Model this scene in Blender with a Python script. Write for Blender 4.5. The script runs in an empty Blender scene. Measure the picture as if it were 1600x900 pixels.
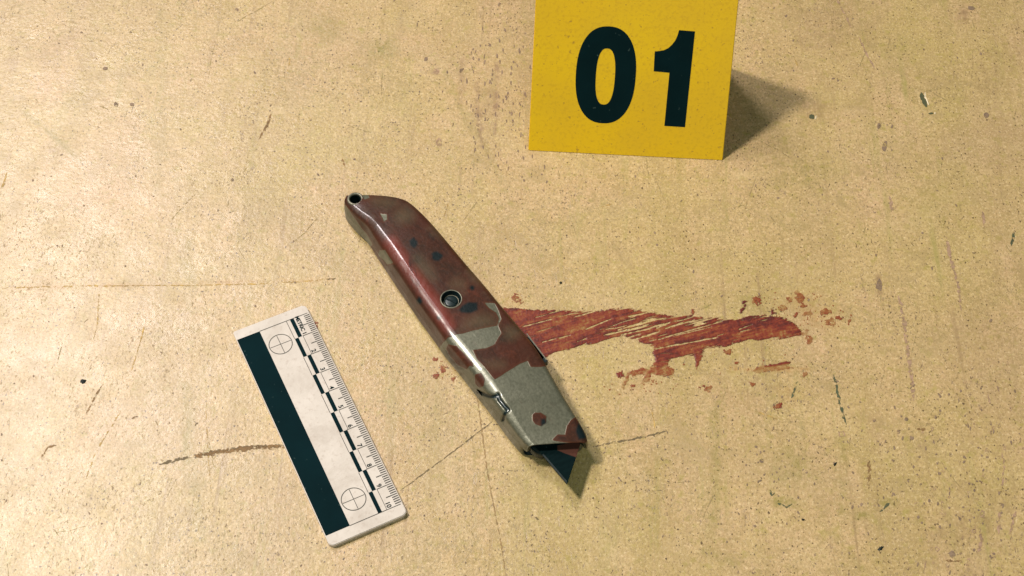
import bpy, bmesh, math, random
import numpy as np
from mathutils import Vector, Matrix

random.seed(7)
rng = np.random.default_rng(11)
scene = bpy.context.scene
COL = scene.collection
CM = 0.01

# ------------------------------------------------------------------ camera
# solved from the ten one-centimetre steps of the ruler (photo 1600 x 900)
F, PITCH, ROLL, HC, OY = 2355.3, 0.5945, 0.0301, 54.39, 32.0
_c, _s = math.cos(PITCH), math.sin(PITCH)
FW = np.array([0, _s, -_c]); _u0 = np.array([0, _c, _s]); _r0 = np.array([1., 0, 0])
RT = _r0 * math.cos(ROLL) + _u0 * math.sin(ROLL)
UP = -_r0 * math.sin(ROLL) + _u0 * math.cos(ROLL)
CP = np.array([0, -OY, HC])

cam = bpy.data.cameras.new('camera')
cam.sensor_width = 36.0
cam.lens = F / 1600 * 36.0
cam.clip_start = 0.01
cam.clip_end = 50
camo = bpy.data.objects.new('camera', cam)
COL.objects.link(camo)
camo.matrix_world = Matrix(((RT[0], UP[0], -FW[0], CP[0] * CM), (RT[1], UP[1], -FW[1], CP[1] * CM),
                            (RT[2], UP[2], -FW[2], CP[2] * CM), (0, 0, 0, 1)))
scene.camera = camo

# ------------------------------------------------------------------ light
world = bpy.data.worlds.new('World'); scene.world = world; world.use_nodes = True
bg = world.node_tree.nodes['Background']
bg.inputs[0].default_value = (0.36, 0.78, 0.60, 1)
bg.inputs[1].default_value = 0.06

def area(name, loc, target, size, power, col):
    l = bpy.data.lights.new(name, 'AREA'); l.shape = 'DISK'; l.size = size * CM; l.energy = power; l.color = col
    o = bpy.data.objects.new(name, l); COL.objects.link(o)
    o.location = Vector(loc) * CM
    o.rotation_euler = (Vector(target) - Vector(loc)).to_track_quat('-Z', 'Y').to_euler()
    return o
area('key_lamp', (-123, 33, 213), (4, 7, 0), 29, 53, (1.0, 0.925, 0.83))
area('soft_lamp', (-100, 131, 201), (-4, 4, 0), 60, 29, (1.0, 0.91, 0.91))
area('added_fill', (25, -95, 120), (2, 6, 0), 60, 6, (0.93, 1.0, 0.86))  # added fill behind the camera, no seen source; brightens the marker's front

scene.view_settings.view_transform = 'Standard'
scene.view_settings.look = 'None'
scene.view_settings.gamma = 1
scene.view_settings.exposure = 0.04
scene.render.engine = 'CYCLES'

# ------------------------------------------------------------------ helpers
def un(px, py, z=0.0):
    """photo pixel(s) -> point(s) in centimetres on the plane z"""
    px = np.asarray(px, float); py = np.asarray(py, float)
    d = FW + RT * ((px - 800) / F)[..., None] - UP * ((py - 450) / F)[..., None]
    k = (np.asarray(z, float) - CP[2]) / d[..., 2]
    return CP + d * k[..., None]
def pr(P):
    d = np.asarray(P, float) - CP
    z = d @ FW
    return np.stack([800 + F * (d @ RT) / z, 450 - F * (d @ UP) / z], -1)

def mesh(name, V, Fc, mat=None, parent=None, smooth=False, cm=True):
    me = bpy.data.meshes.new(name)
    V = np.asarray(V, float) * (CM if cm else 1)
    me.from_pydata([tuple(v) for v in V], [], [tuple(int(i) for i in f) for f in Fc])
    me.update()
    if smooth:
        me.polygons.foreach_set('use_smooth', [True] * len(me.polygons))
    o = bpy.data.objects.new(name, me); COL.objects.link(o)
    if mat: me.materials.append(mat)
    if parent: o.parent = parent
    return o
def from_bm(name, bm, mat=None, parent=None, smooth=False):
    bmesh.ops.recalc_face_normals(bm, faces=bm.faces)
    me = bpy.data.meshes.new(name); bm.to_mesh(me); bm.free()
    if smooth: me.polygons.foreach_set('use_smooth', [True] * len(me.polygons))
    o = bpy.data.objects.new(name, me); COL.objects.link(o)
    if mat: me.materials.append(mat)
    if parent: o.parent = parent
    return o
def empty(name, loc=(0, 0, 0), rz=0):
    o = bpy.data.objects.new(name, None); COL.objects.link(o)
    o.empty_display_size = 0.01
    o.location = Vector(loc) * CM; o.rotation_euler = (0, 0, rz)
    return o
def tag(o, label=None, cat=None, group=None, kind=None):
    if label: o['label'] = label
    if cat: o['category'] = cat
    if group: o['group'] = group
    if kind: o['kind'] = kind
    return o
def attr(o, name, vals):
    a = o.data.attributes.new(name, 'FLOAT', 'POINT')
    a.data.foreach_set('value', np.asarray(vals, np.float32))

# numpy value noise ------------------------------------------------
_tab = rng.random(4096)
def vnoise(x, y, seed=0):
    xi = np.floor(x).astype(int); yi = np.floor(y).astype(int)
    fx = x - xi; fy = y - yi
    fx = fx * fx * (3 - 2 * fx); fy = fy * fy * (3 - 2 * fy)
    h = lambda a, b: _tab[(a * 73 + b * 1619 + seed * 911 + (a * b) % 97 * 31) % 4096]
    return (h(xi, yi) * (1 - fx) + h(xi + 1, yi) * fx) * (1 - fy) + (h(xi, yi + 1) * (1 - fx) + h(xi + 1, yi + 1) * fx) * fy
def fbm(x, y, seed=0, n=4):
    s = 0; a = .5; t = 0
    for i in range(n):
        s = s + a * vnoise(x * 2 ** i + 17.3 * i, y * 2 ** i + 5.1 * i, seed + i); t += a; a *= .5
    return s / t
def sdpoly(P, poly):
    """signed distance to polygon, positive inside"""
    poly = np.asarray(poly, float); d = np.full(len(P), 1e9); s = np.zeros(len(P), bool)
    n = len(poly)
    for i in range(n):
        a = poly[i]; b = poly[(i + 1) % n]; e = b - a; w = P - a
        t = np.clip((w @ e) / (e @ e + 1e-12), 0, 1)
        q = w - t[:, None] * e
        d = np.minimum(d, (q ** 2).sum(1))
        c = (a[1] > P[:, 1]) != (b[1] > P[:, 1])
        xx = e[0] * (P[:, 1] - a[1]) / (e[1] if e[1] != 0 else 1e-12) + a[0]
        s ^= c & (P[:, 0] < xx)
    return np.where(s, 1, -1) * np.sqrt(d)
def sdline(P, pts):
    """distance to polyline"""
    pts = np.asarray(pts, float); d = np.full(len(P), 1e9)
    for a, b in zip(pts[:-1], pts[1:]):
        e = b - a; w = P - a
        t = np.clip((w @ e) / (e @ e + 1e-12), 0, 1)
        d = np.minimum(d, ((w - t[:, None] * e) ** 2).sum(1))
    return np.sqrt(d)

# ------------------------------------------------------------------ materials
class NT:
    def __init__(s, name):
        s.m = bpy.data.materials.new(name); s.m.use_nodes = True
        s.t = s.m.node_tree; s.n = s.t.nodes; s.b = s.n['Principled BSDF']
        s.tc = s.n.new('ShaderNodeTexCoord')
    def lk(s, a, b): s.t.links.new(a, b)
    def noise(s, scale, detail=3, rough=.5, stretch=None, dist=0, off=(0, 0, 0), rot=0):
        mp = s.n.new('ShaderNodeMapping'); s.lk(s.tc.outputs['Object'], mp.inputs[0])
        mp.inputs['Location'].default_value = off
        mp.inputs['Rotation'].default_value = (0, 0, rot)
        if stretch: mp.inputs['Scale'].default_value = stretch
        n = s.n.new('ShaderNodeTexNoise'); s.lk(mp.outputs[0], n.inputs['Vector'])
        n.inputs['Scale'].default_value = scale; n.inputs['Detail'].default_value = detail
        n.inputs['Roughness'].default_value = rough; n.inputs['Distortion'].default_value = dist
        return n.outputs['Fac']
    def vor(s, scale, feat='F1', rnd=1, stretch=None):
        mp = s.n.new('ShaderNodeMapping'); s.lk(s.tc.outputs['Object'], mp.inputs[0])
        if stretch: mp.inputs['Scale'].default_value = stretch
        n = s.n.new('ShaderNodeTexVoronoi'); s.lk(mp.outputs[0], n.inputs['Vector'])
        n.inputs['Scale'].default_value = scale; n.feature = feat; n.inputs['Randomness'].default_value = rnd
        return n.outputs['Distance']
    def at(s, name):
        n = s.n.new('ShaderNodeAttribute'); n.attribute_name = name
        return n.outputs['Fac']
    def mr(s, v, a, b, c=0., d=1.):
        n = s.n.new('ShaderNodeMapRange'); n.clamp = True
        s.lk(v, n.inputs[0])
        for i, x in zip((1, 2, 3, 4), (a, b, c, d)): n.inputs[i].default_value = x
        return n.outputs[0]
    def mth(s, op, a, b=None):
        n = s.n.new('ShaderNodeMath'); n.operation = op
        for i, x in enumerate((a, b)):
            if x is None: continue
            if isinstance(x, (int, float)): n.inputs[i].default_value = x
            else: s.lk(x, n.inputs[i])
        return n.outputs[0]
    def mix(s, f, a, b, mode='MIX'):
        n = s.n.new('ShaderNodeMix'); n.data_type = 'RGBA'; n.blend_type = mode
        if isinstance(f, (int, float)): n.inputs[0].default_value = f
        else: s.lk(f, n.inputs[0])
        for i, x in ((6, a), (7, b)):
            if isinstance(x, tuple): n.inputs[i].default_value = (*x[:3], 1)
            else: s.lk(x, n.inputs[i])
        return n.outputs[2]
    def set(s, **k):
        for key, v in k.items():
            i = s.b.inputs[key.replace('_', ' ')]
            if isinstance(v, tuple): i.default_value = (*v[:3], 1) if len(v) == 3 else v
            elif isinstance(v, (int, float)): i.default_value = v
            else: s.lk(v, i)
        return s
    def bump(s, h, strength=.3, dist=.0003):
        n = s.n.new('ShaderNodeBump'); n.inputs['Strength'].default_value = strength
        n.inputs['Distance'].default_value = dist
        s.lk(h, n.inputs['Height']); s.lk(n.outputs[0], s.b.inputs['Normal'])

INK = (0.0014, 0.0115, 0.0145)

def floor_material():
    k = NT('worn_cream_paint')
    big = k.noise(6, 3, .55); big2 = k.noise(17, 5, .62, stretch=(1.3, .8, 1), off=(3, 1, 0)); pink = k.noise(24, 5, .65, off=(9, 4, 0))
    c = k.mix(k.mr(big, .35, .65), (.630, .462, .235), (.685, .495, .290))
    c = k.mix(k.mr(pink, .46, .66, 0, .85), c, (.70, .475, .305))
    c = k.mix(k.mr(big2, .48, .68, 0, .75), c, (.565, .445, .175))
    band = k.noise(34, 4, .6, stretch=(1.5, .16, 1), off=(7, 2, 0))
    c = k.mix(k.mr(band, .50, .66, 0, .7), c, (.50, .375, .165))
    patch = k.noise(11, 5, .7, off=(13, 9, 0), dist=.6)
    c = k.mix(k.mr(patch, .50, .64, 0, .75), c, (.56, .40, .235))
    c = k.mix(k.mr(patch, .32, .47, .5, 0), c, (.60, .485, .20))
    # grain of the worn paint, down to the size of a brush hair
    mot = k.noise(480, 5, .72, off=(2, 7, 0))
    c = k.mix(k.mr(mot, .42, .68, 0, .7), c, (.43, .315, .130))
    mot2 = k.noise(820, 4, .7, off=(5, 1, 0))
    c = k.mix(k.mr(mot2, .52, .70, 0, .75), c, (.90, .73, .48))
    mot3 = k.noise(1100, 3, .6, stretch=(1.2, .7, 1), off=(8, 3, 0))
    c = k.mix(k.mr(mot3, .53, .66, 0, .75), c, (.34, .235, .125))
    olv = k.noise(210, 5, .7, off=(11, 5, 0))
    c = k.mix(k.mr(olv, .54, .68, 0, .7), c, (.42, .35, .10))
    # pinholes and grime specks, denser in patches, drawn out along the brush direction
    den = k.noise(22, 4, .65, off=(1, 8, 0))
    thr = k.mr(den, .3, .7, .05, -.06)
    sp = k.noise(760, 3, .6, stretch=(1.35, .75, 1), dist=.8)
    f1 = k.mr(k.mth('ADD', sp, k.mth('MULTIPLY', thr, -1)), .635, .70, 0, .9)
    c = k.mix(f1, c, (.23, .15, .085))
    sp2 = k.noise(330, 4, .7, stretch=(1.9, .5, 1), off=(4, 4, 0), dist=1)
    f2 = k.mr(k.mth('ADD', sp2, k.mth('MULTIPLY', thr, -1)), .655, .73, 0, .8)
    c = k.mix(f2, c, (.25, .165, .10))
    sp3 = k.noise(240, 4, .7, stretch=(.7, 1.2, 1), off=(14, 3, 0), dist=1.5)
    c = k.mix(k.mr(k.mth('ADD', sp3, k.mth('MULTIPLY', thr, -.8)), .67, .73, 0, .85), c, (.17, .125, .05))
    vn = k.noise(120, 6, .78, off=(50, 7, 0), dist=1.6); vm = k.noise(28, 4, .65, off=(41, 4, 0))
    vein = k.mth('MULTIPLY', k.mr(k.mth('ABSOLUTE', k.mth('SUBTRACT', vn, .5)), .0, .030, 1, 0), k.mr(vm, .40, .60, 0, .95))
    c = k.mix(vein, c, (.36, .27, .125))
    vn2 = k.noise(75, 6, .75, off=(5, 57, 0), dist=1.2, stretch=(1.3, .6, 1))
    vein2 = k.mth('MULTIPLY', k.mr(k.mth('ABSOLUTE', k.mth('SUBTRACT', vn2, .5)), .0, .022, 1, 0), k.mr(vm, .38, .56, .6, 0))
    c = k.mix(vein2, c, (.42, .29, .17))
    pin = k.noise(900, 1, .3, off=(40, 12, 0), stretch=(1.1, .8, 1)); pim = k.noise(60, 3, .6, off=(33, 1, 0))
    c = k.mix(k.mr(k.mth('ADD', pin, k.mr(pim, .35, .65, -.05, .035)), .68, .73, 0, .95), c, (.13, .085, .045))
    # scuffs dragged along the brush direction
    sc1 = k.noise(150, 4, .6, stretch=(1.9, .07, 1), off=(21, 3, 0)); scm = k.noise(13, 3, .6, off=(17, 6, 0))
    c = k.mix(k.mth('MULTIPLY', k.mr(sc1, .58, .70), k.mr(scm, .42, .62, 0, .75)), c, (.36, .245, .135))
    sc2 = k.noise(95, 5, .7, stretch=(1.6, .10, 1), off=(2, 23, 0))
    c = k.mix(k.mth('MULTIPLY', k.mr(sc2, .55, .70), k.mr(scm, .38, .58, .75, 0)), c, (.40, .345, .125))
    sm = k.noise(46, 6, .72, off=(31, 8, 0), dist=1.2)
    c = k.mix(k.mr(sm, .54, .68, 0, .7), c, (.44, .325, .165))
    c = k.mix(k.mr(sm, .28, .42, .35, 0), c, (.76, .59, .35))
    # traced stains, a painted marker shadow and broad tones, each broken up by noise
    br = k.noise(260, 4, .7, stretch=(1.2, .8, 1), off=(6, 2, 0))
    for nm, colr, op in (('olive', (.29, .25, .065), .95), ('brown', (.30, .185, .115), .95), ('pale', (.64, .465, .32), .5), ('rust', (.50, .27, .09), .8)):
        m = k.mth('MULTIPLY', k.at(nm), k.mr(br, .40, .58, .18, 1))
        c = k.mix(k.mth('MULTIPLY', m, op), c, colr)
    c = k.mix(1.0, c, (.905, .880, .79), 'MULTIPLY')
    rg = k.mr(k.noise(60, 3, .6, off=(5, 5, 0)), .3, .7, .28, .44)
    rg = k.mth('ADD', rg, k.mth('MULTIPLY', f1, .25))
    k.set(Base_Color=c, Roughness=rg, Specular_IOR_Level=.75)
    h = k.mth('ADD', k.mth('MULTIPLY', k.noise(430, 5, .65), 1.2), k.mth('MULTIPLY', k.noise(120, 3, .5), 1.0))
    h = k.mth('SUBTRACT', h, k.mth('MULTIPLY', k.mth('MAXIMUM', f1, f2), .35))
    k.bump(h, .22, .0008)
    return k.m

def simple(name, col, rough=.5, metal=0, var=.15, scale=300, bump=.05, spec=.5):
    k = NT(name)
    n = k.noise(scale, 4, .6)
    dk = tuple(x * (1 - var) for x in col); lt = tuple(min(1, x * (1 + var)) for x in col)
    c = k.mix(k.mr(n, .3, .7), dk, lt)
    k.set(Base_Color=c, Roughness=rough, Metallic=metal, Specular_IOR_Level=spec)
    if bump: k.bump(n, bump, .0002)
    return k.m

def yellow_material():
    k = NT('yellow_plastic')
    n = k.noise(40, 4, .6); g = k.noise(700, 3, .6); s = k.noise(520, 2, .5, off=(3, 3, 3)); big = k.noise(13, 2, .5)
    c = k.mix(k.mr(big, .35, .65), (.93, .60, .004), (.88, .54, .006))
    c = k.mix(k.mr(n, .4, .7, 0, .5), c, (.78, .48, .02))
    c = k.mix(k.mr(g, .5, .66, 0, .5), c, (.70, .41, .012))
    c = k.mix(k.mr(s, .66, .73, 0, .6), c, (.36, .18, .03))
    k.set(Base_Color=c, Roughness=.5, Specular_IOR_Level=.4)
    k.bump(g, .15, .0002)
    return k.m

def ink_material(name='black_print', col=INK):
    k = NT(name)
    n = k.noise(420, 2, .5); m = k.noise(60, 3, .6)
    c = k.mix(k.mr(m, .3, .7), col, tuple(x * 1.35 for x in col))
    c = k.mix(k.mr(n, .70, .76, 0, .5), c, (.10, .16, .15))
    k.set(Base_Color=c, Roughness=.8, Specular_IOR_Level=.06)
    return k.m

def white_material():
    k = NT('white_plastic')
    a = k.noise(90, 4, .65); b = k.noise(500, 3, .6)
    c = k.mix(k.mr(a, .35, .7), (.66, .59, .53), (.56, .495, .435))
    c = k.mix(k.mr(b, .56, .70, 0, .5), c, (.45, .37, .31))
    w2 = k.noise(45, 6, .75, off=(3, 9, 0), dist=1)
    c = k.mix(k.mr(w2, .52, .70, 0, .55), c, (.46, .39, .33))
    k.set(Base_Color=c, Roughness=.5)
    k.bump(b, .2, .0003)
    return k.m

def casing_material():
    k = NT('blood_stained_grey_metal')
    fine = k.noise(900, 3, .6); mid = k.noise(160, 4, .65); big = k.noise(60, 3, .6, off=(2, 2, 2))
    jag = k.mth('MULTIPLY', k.mth('SUBTRACT', mid, .5), 3.2)          # ragged film edge, in pixels
    bl = k.mth('ADD', k.at('blood'), jag)
    bm_ = k.mr(bl, -.7, .7)
    dk = k.mr(k.mth('ADD', k.at('dark'), jag), -2.2, 1.6)
    thin = k.mr(k.mth('ADD', k.at('thin'), jag), -11, 9, 0, .42)
    gr = k.mr(k.at('groove'), -.5, .5)
    grey = k.mix(k.mr(fine, .3, .7), (.095, .097, .066), (.155, .156, .110))
    grey = k.mix(k.mr(mid, .5, .75, 0, .5), grey, (.12, .118, .078))
    wear = k.noise(260, 4, .7, stretch=(.25, 1.4, 1), off=(1, 6, 0), rot=.9)
    grey = k.mix(k.mr(wear, .60, .72, 0, .5), grey, (.09, .06, .04))
    grey = k.mix(k.mr(wear, .28, .38, .4, 0), grey, (.25, .245, .185))
    red = k.mix(k.mr(big, .35, .65), (.066, .021, .013), (.040, .019, .012))
    red = k.mix(k.mr(fine, .45, .75, 0, .6), red, (.090, .034, .020))
    red = k.mix(k.mr(mid, .58, .76, 0, .55), red, (.085, .055, .030))
    red = k.mix(k.mr(k.mth('ADD', k.at('ridge'), jag), -9, 5, 0, .8), red, (.20, .034, .022))  # brighter red along the edge, painting its highlight into the blood
    smg = k.noise(75, 5, .7, stretch=(.55, 1.5, 1), off=(8, 2, 5), dist=.8, rot=.9)
    red = k.mix(k.mr(smg, .56, .68, 0, .7), red, (.022, .014, .011))
    red = k.mix(k.mr(smg, .30, .42, .6, 0), red, (.135, .036, .020))
    edge = k.mr(bl, .2, 3.5)
    red = k.mix(edge, (.085, .030, .016), red)
    red = k.mix(k.mth('MULTIPLY', thin, .68), red, (.165, .135, .075))
    c = k.mix(bm_, grey, red)
    c = k.mix(k.mth('MULTIPLY', dk, .96), c, (.005, .013, .015))
    c = k.mix(gr, c, (.004, .016, .018))  # near-black painted in to deepen the groove's shade
    wet = k.mth('ADD', .04, k.mr(k.mth('ADD', k.at('wet'), k.mth('MULTIPLY', jag, 1.5)), -3, 6, 0, .8))
    stip = k.noise(420, 3, .6, off=(4, 4, 4))
    rg = k.mth('ADD', k.mr(mid, .3, .7, .36, .50), k.mth('MULTIPLY', bm_, -.04))
    k.set(Base_Color=c, Roughness=rg, Metallic=k.mr(bm_, 0, 1, .38, .0), Specular_IOR_Level=k.mr(bm_, 0, 1, .5, .15), Coat_Weight=wet, Coat_IOR=1.5, Coat_Roughness=k.mr(mid, .3, .7, .10, .22))
    h = k.mth('ADD', k.mth('MULTIPLY', bm_, .12), k.mth('MULTIPLY', fine, .36))
    h = k.mth('ADD', h, k.mth('MULTIPLY', k.mth('MULTIPLY', mid, bm_), .9))
    h = k.mth('ADD', h, k.mth('MULTIPLY', k.mth('MULTIPLY', stip, bm_), k.mth('MULTIPLY', wet, 1.3)))
    k.bump(h, .4, .0005)
    return k.m

def blood_material():
    k = NT('dried_blood')
    d = k.at('dens'); n = k.noise(350, 4, .65); g = k.noise(900, 2, .5)
    v = k.mth('ADD', d, k.mth('MULTIPLY', k.mth('SUBTRACT', n, .5), .9))
    c = k.mix(k.mr(v, .1, .42), (.42, .20, .060), (.32, .098, .034))
    c = k.mix(k.mr(v, .40, .72), c, (.200, .036, .021))
    c = k.mix(k.mr(v, .75, 1.1), c, (.105, .022, .018))
    c = k.mix(k.mr(g, .55, .75, 0, .3), c, (.27, .075, .045))
    fe = k.mth('ADD', k.at('film'), k.mth('MULTIPLY', k.mth('SUBTRACT', k.noise(1000, 3, .6), .5), 2.2))
    drag = k.noise(420, 3, .6, stretch=(.12, 1.6, 1), rot=-.30)
    al = k.mth('MULTIPLY', k.mr(fe, -.9, 1.1), k.mr(v, .05, .62, .30, 1))
    al = k.mth('MULTIPLY', al, k.mr(drag, .60, .72, 1, .45))
    k.set(Base_Color=c, Roughness=.42, Specular_IOR_Level=.35, Alpha=al)
    k.bump(n, .3, .0004)
    return k.m

def scratch_material(name, col, lo=.38, hi=.5, col2=None):
    """dark dirt caught in a scratch, broken up along its length"""
    k = NT(name)
    n = k.noise(420, 3, .6); m = k.noise(130, 3, .6, off=(1, 1, 1))
    c = k.mix(k.mr(m, .3, .7), col, col2 or tuple(x * 1.8 for x in col))
    k.set(Base_Color=c, Roughness=.7, Alpha=k.mr(n, lo, hi, 0, 1))
    return k.m

M = dict(floor=floor_material(), yellow=yellow_material(), ink=ink_material(), white=white_material(),
         casing=casing_material(), blood=blood_material(),
         line=simple('thin_black_print', (.05, .045, .035), .6, 0, .3, 500, 0),
         dark=simple('recess_shade_dark', (.004, .013, .015), .5, .1, .3, spec=.15),  # near-black stands in for shade inside the knife's openings
         blade=None, steel=simple('worn_steel', (.20, .19, .145), .48, .6, .25, 500, .1),
         lowgrey=simple('grey_zinc_casing', (.30, .29, .20), .45, .4, .25, 300, .1),
         screw=simple('blackened_screw_steel', (.006, .017, .019), .38, .15, .4, 400, .1),
         scr_dark=scratch_material('dark_scratch_dirt', (.105, .075, .036), .38, .54),
         scr_brown=scratch_material('brown_scratch_dirt', (.17, .095, .035), .40, .56),
         scr_faint=scratch_material('faint_scratch_dirt', (.36, .235, .075), .42, .6),
         scr_mauve=scratch_material('mauve_scratch_dirt', (.28, .18, .115), .40, .56),
         scr_crack=scratch_material('crack_dirt', (.22, .14, .06), .40, .56),
         scr_hair=scratch_material('hairline_dirt', (.32, .22, .11), .44, .60, (.33, .26, .10)),
         scr_teal=scratch_material('green_black_dirt', (.05, .06, .03), .40, .56),
         speck=simple('black_speck', (.010, .016, .014), .5, 0, .4),
         speck_brown=scratch_material('brown_speck_dirt', (.17, .115, .075), .36, .52))
def blade_material():
    k = NT('dark_blade_steel')
    fine = k.noise(700, 3, .6, stretch=(1, .3, 1)); mid = k.noise(200, 4, .6)
    bl = k.mr(k.mth('ADD', k.at('blood'), k.mth('MULTIPLY', k.mth('SUBTRACT', mid, .5), 3)), -.7, .7)
    c = k.mix(k.mr(fine, .3, .7), (.0018, .0075, .0085), (.0035, .012, .013))
    c = k.mix(k.mr(mid, .68, .74, 0, .7), c, (.10, .17, .17))
    c = k.mix(bl, c, (.085, .034, .024))
    k.set(Base_Color=c, Roughness=.6, Specular_IOR_Level=.03)
    return k.m
M['blade'] = blade_material()
M['bevel'] = simple('ground_blade_edge', (.018, .028, .028), .4, .2, .4, 900, .1)

# ------------------------------------------------------------------ floor
def axis(lo, hi, step, outlo, outhi, n=8):
    a = np.arange(lo, hi + 1e-6, step)
    l = lo - (lo - outlo) * np.linspace(1, 0, n, endpoint=False) ** 1.6
    h = hi + (outhi - hi) * np.linspace(0, 1, n + 1)[1:] ** 1.6
    return np.concatenate([l, a, h])
gx = axis(-28, 28, .12, -90, 90); gy = axis(-11.5, 27, .12, -70, 110)
X, Y = np.meshgrid(gx, gy)
nx, ny = len(gx), len(gy)
V = np.stack([X.ravel(), Y.ravel(), np.zeros(X.size)], 1)
idx = np.arange(nx * ny).reshape(ny, nx)
Q = np.stack([idx[:-1, :-1].ravel(), idx[:-1, 1:].ravel(), idx[1:, 1:].ravel(), idx[1:, :-1].ravel()], 1)
floor = mesh('floor', V, Q, M['floor'])
tag(floor, 'worn cream painted surface covered in scratches, specks and stains', kind='structure')
px = pr(V)
px = np.where(((V[:, 1] > -20) & (V[:, 1] < 40))[:, None], px, -9999.)
def stain(lst, soft):
    m = np.zeros(len(px))
    jig = (fbm(px[:, 0] / 22, px[:, 1] / 22, 3) - .5)
    for kind, pts, w, s in lst:
        d = sdline(px, pts) if kind == 'l' else np.hypot((px[:, 0] - pts[0]) / pts[2], (px[:, 1] - pts[1]) / pts[3]) * min(pts[2:4])
        rad = w if kind == 'l' else min(pts[2:4])
        q = np.clip(1 - (d + jig * rad * 1.6) / (rad * soft), 0, 1)
        m = np.maximum(m, q * q * (3 - 2 * q) * s)
    return m
olive = stain([('l', [(1115, 640), (1118, 720), (1112, 830)], 9, .5), ('l', [(1317, 690), (1319, 745), (1317, 800)], 9, .45),
               ('e', (597, 82, 26, 18), 0, .8), ('e', (1240, 735, 30, 26), 0, .7), ('e', (1228, 785, 22, 9), 0, .95),
               ('e', (510, 50, 26, 20), 0, .45), ('l', [(290, 600), (292, 690), (305, 770), (310, 850)], 9, .5),
               ('l', [(298, 370), (292, 410), (300, 445)], 9, .55), ('l', [(38, 175), (75, 205), (125, 252)], 4.5, .8),
               ('l', [(250, 20), (255, 150), (245, 300)], 9, .3), ('l', [(700, 120), (730, 190), (760, 230), (800, 320)], 6, .4),
               ('e', (1255, 270, 60, 22), 0, .35), ('e', (1400, 80, 36, 25), 0, .25), ('e', (1345, 805, 14, 8), 0, .8),  # first ellipse paints the marker's faint second shadow into the colour
               ('l', [(1130, 305), (1136, 350)], 4, .7), ('e', (1160, 470, 50, 16), 0, .35), ('l', [(1300, 830), (1356, 900)], 6, .3),
               ('e', (1460, 330, 60, 40), 0, .25), ('e', (1385, 785, 14, 8), 0, .9), ('l', [(1100, 860), (1145, 880)], 8, .55),
               ('e', (300, 470, 12, 20), 0, .4), ('e', (470, 80, 50, 30), 0, .25), ('l', [(1558, 735), (1545, 830)], 8, .25)], 1.5)
brown = stain([('l', [(776, 100), (774, 210)], 4, .9), ('l', [(744, 130), (748, 180), (753, 228)], 5, .8), ('l', [(722, 95), (720, 160)], 5, .55),
               ('e', (770, 170, 34, 80), 0, .3), ('e', (1300, 35, 60, 70), 0, .28), ('e', (1505, 25, 12, 14), 0, .8),
               ('e', (1520, 820, 70, 80), 0, .38), ('e', (1270, 175, 26, 16), 0, .5), ('e', (85, 90, 70, 45), 0, .32), ('e', (80, 235, 18, 12), 0, .5),
               ('e', (1545, 560, 60, 150), 0, .25), ('e', (140, 85, 18, 14), 0, .35), ('e', (1560, 130, 50, 110), 0, .25),
               ('e', (1160, 610, 60, 40), 0, .25), ('e', (20, 90, 12, 26), 0, .5), ('e', (900, 30, 5, 5), 0, .1),
               ('l', [(1372, 432), (1374, 456)], 5, .9), ('e', (686, 222, 5, 6), 0, 1), ('e', (681, 112, 6, 4), 0, 1)], 1.5)
pale = stain([('e', (60, 380, 330, 420), 0, .55), ('e', (180, 800, 160, 110), 0, .35), ('e', (70, 470, 130, 120), 0, .45), ('e', (60, 620, 90, 70), 0, .4), ('e', (40, 270, 60, 40), 0, .3), ('e', (1335, 175, 16, 10), 0, .6), ('e', (680, 420, 60, 40), 0, .2)], 1.6)  # broad pinkish tone towards the left, plus small pale patches
rust = stain([('e', (1250, 475, 40, 20), 0, .35), ('e', (1285, 495, 30, 20), 0, .4), ('l', [(530, 590), (548, 594), (568, 606)], 3.5, .7), ('l', [(553, 601), (568, 606)], 4, .6),
              ('l', [(1142, 577), (1262, 577)], 3.5, .7), ('e', (1235, 615, 20, 16), 0, .35), ('e', (800, 470, 18, 10), 0, .5), ('e', (1000, 600, 30, 14), 0, .3),
              ('l', [(20, 450), (520, 437)], 2.5, .6), ('e', (690, 580, 25, 20), 0, .3)], 1.5)
for n_, v_ in (('olive', olive), ('brown', brown), ('pale', pale), ('rust', rust)): attr(floor, n_, v_)

# scratches: narrow ragged strips of dirt lying in the paint
_sn = [0]
def strip(pts, w, mat, name='scratch', wob=.6, taper=True):
    _sn[0] += 1; zz = .0050 + _sn[0] * .00008
    pts = np.asarray(pts, float)
    seg = np.hypot(*np.diff(pts, axis=0).T); L = np.concatenate([[0], np.cumsum(seg)])
    n = max(6, int(L[-1] / 3)); t = np.linspace(0, L[-1], n)
    P = np.stack([np.interp(t, L, pts[:, 0]), np.interp(t, L, pts[:, 1])], 1)
    T = np.gradient(P, axis=0); T /= np.hypot(*T.T)[:, None]; N = np.stack([-T[:, 1], T[:, 0]], 1)
    P = P + N * (rng.random((n, 1)) - .5) * wob * min(w, 3)
    ww = w * (.45 + .9 * rng.random(n)) * .5
    if taper: ww *= np.clip(np.minimum(np.arange(n), n - 1 - np.arange(n)) / (n * .12) + .25, 0, 1)
    A = P + N * ww[:, None]; B = P - N * ww[:, None]
    V = np.concatenate([un(A[:, 0], A[:, 1], zz), un(B[:, 0], B[:, 1], zz)])
    return mesh(name, V, [(i, i + 1, n + i + 1, n + i) for i in range(n - 1)], mat, floor)
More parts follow.
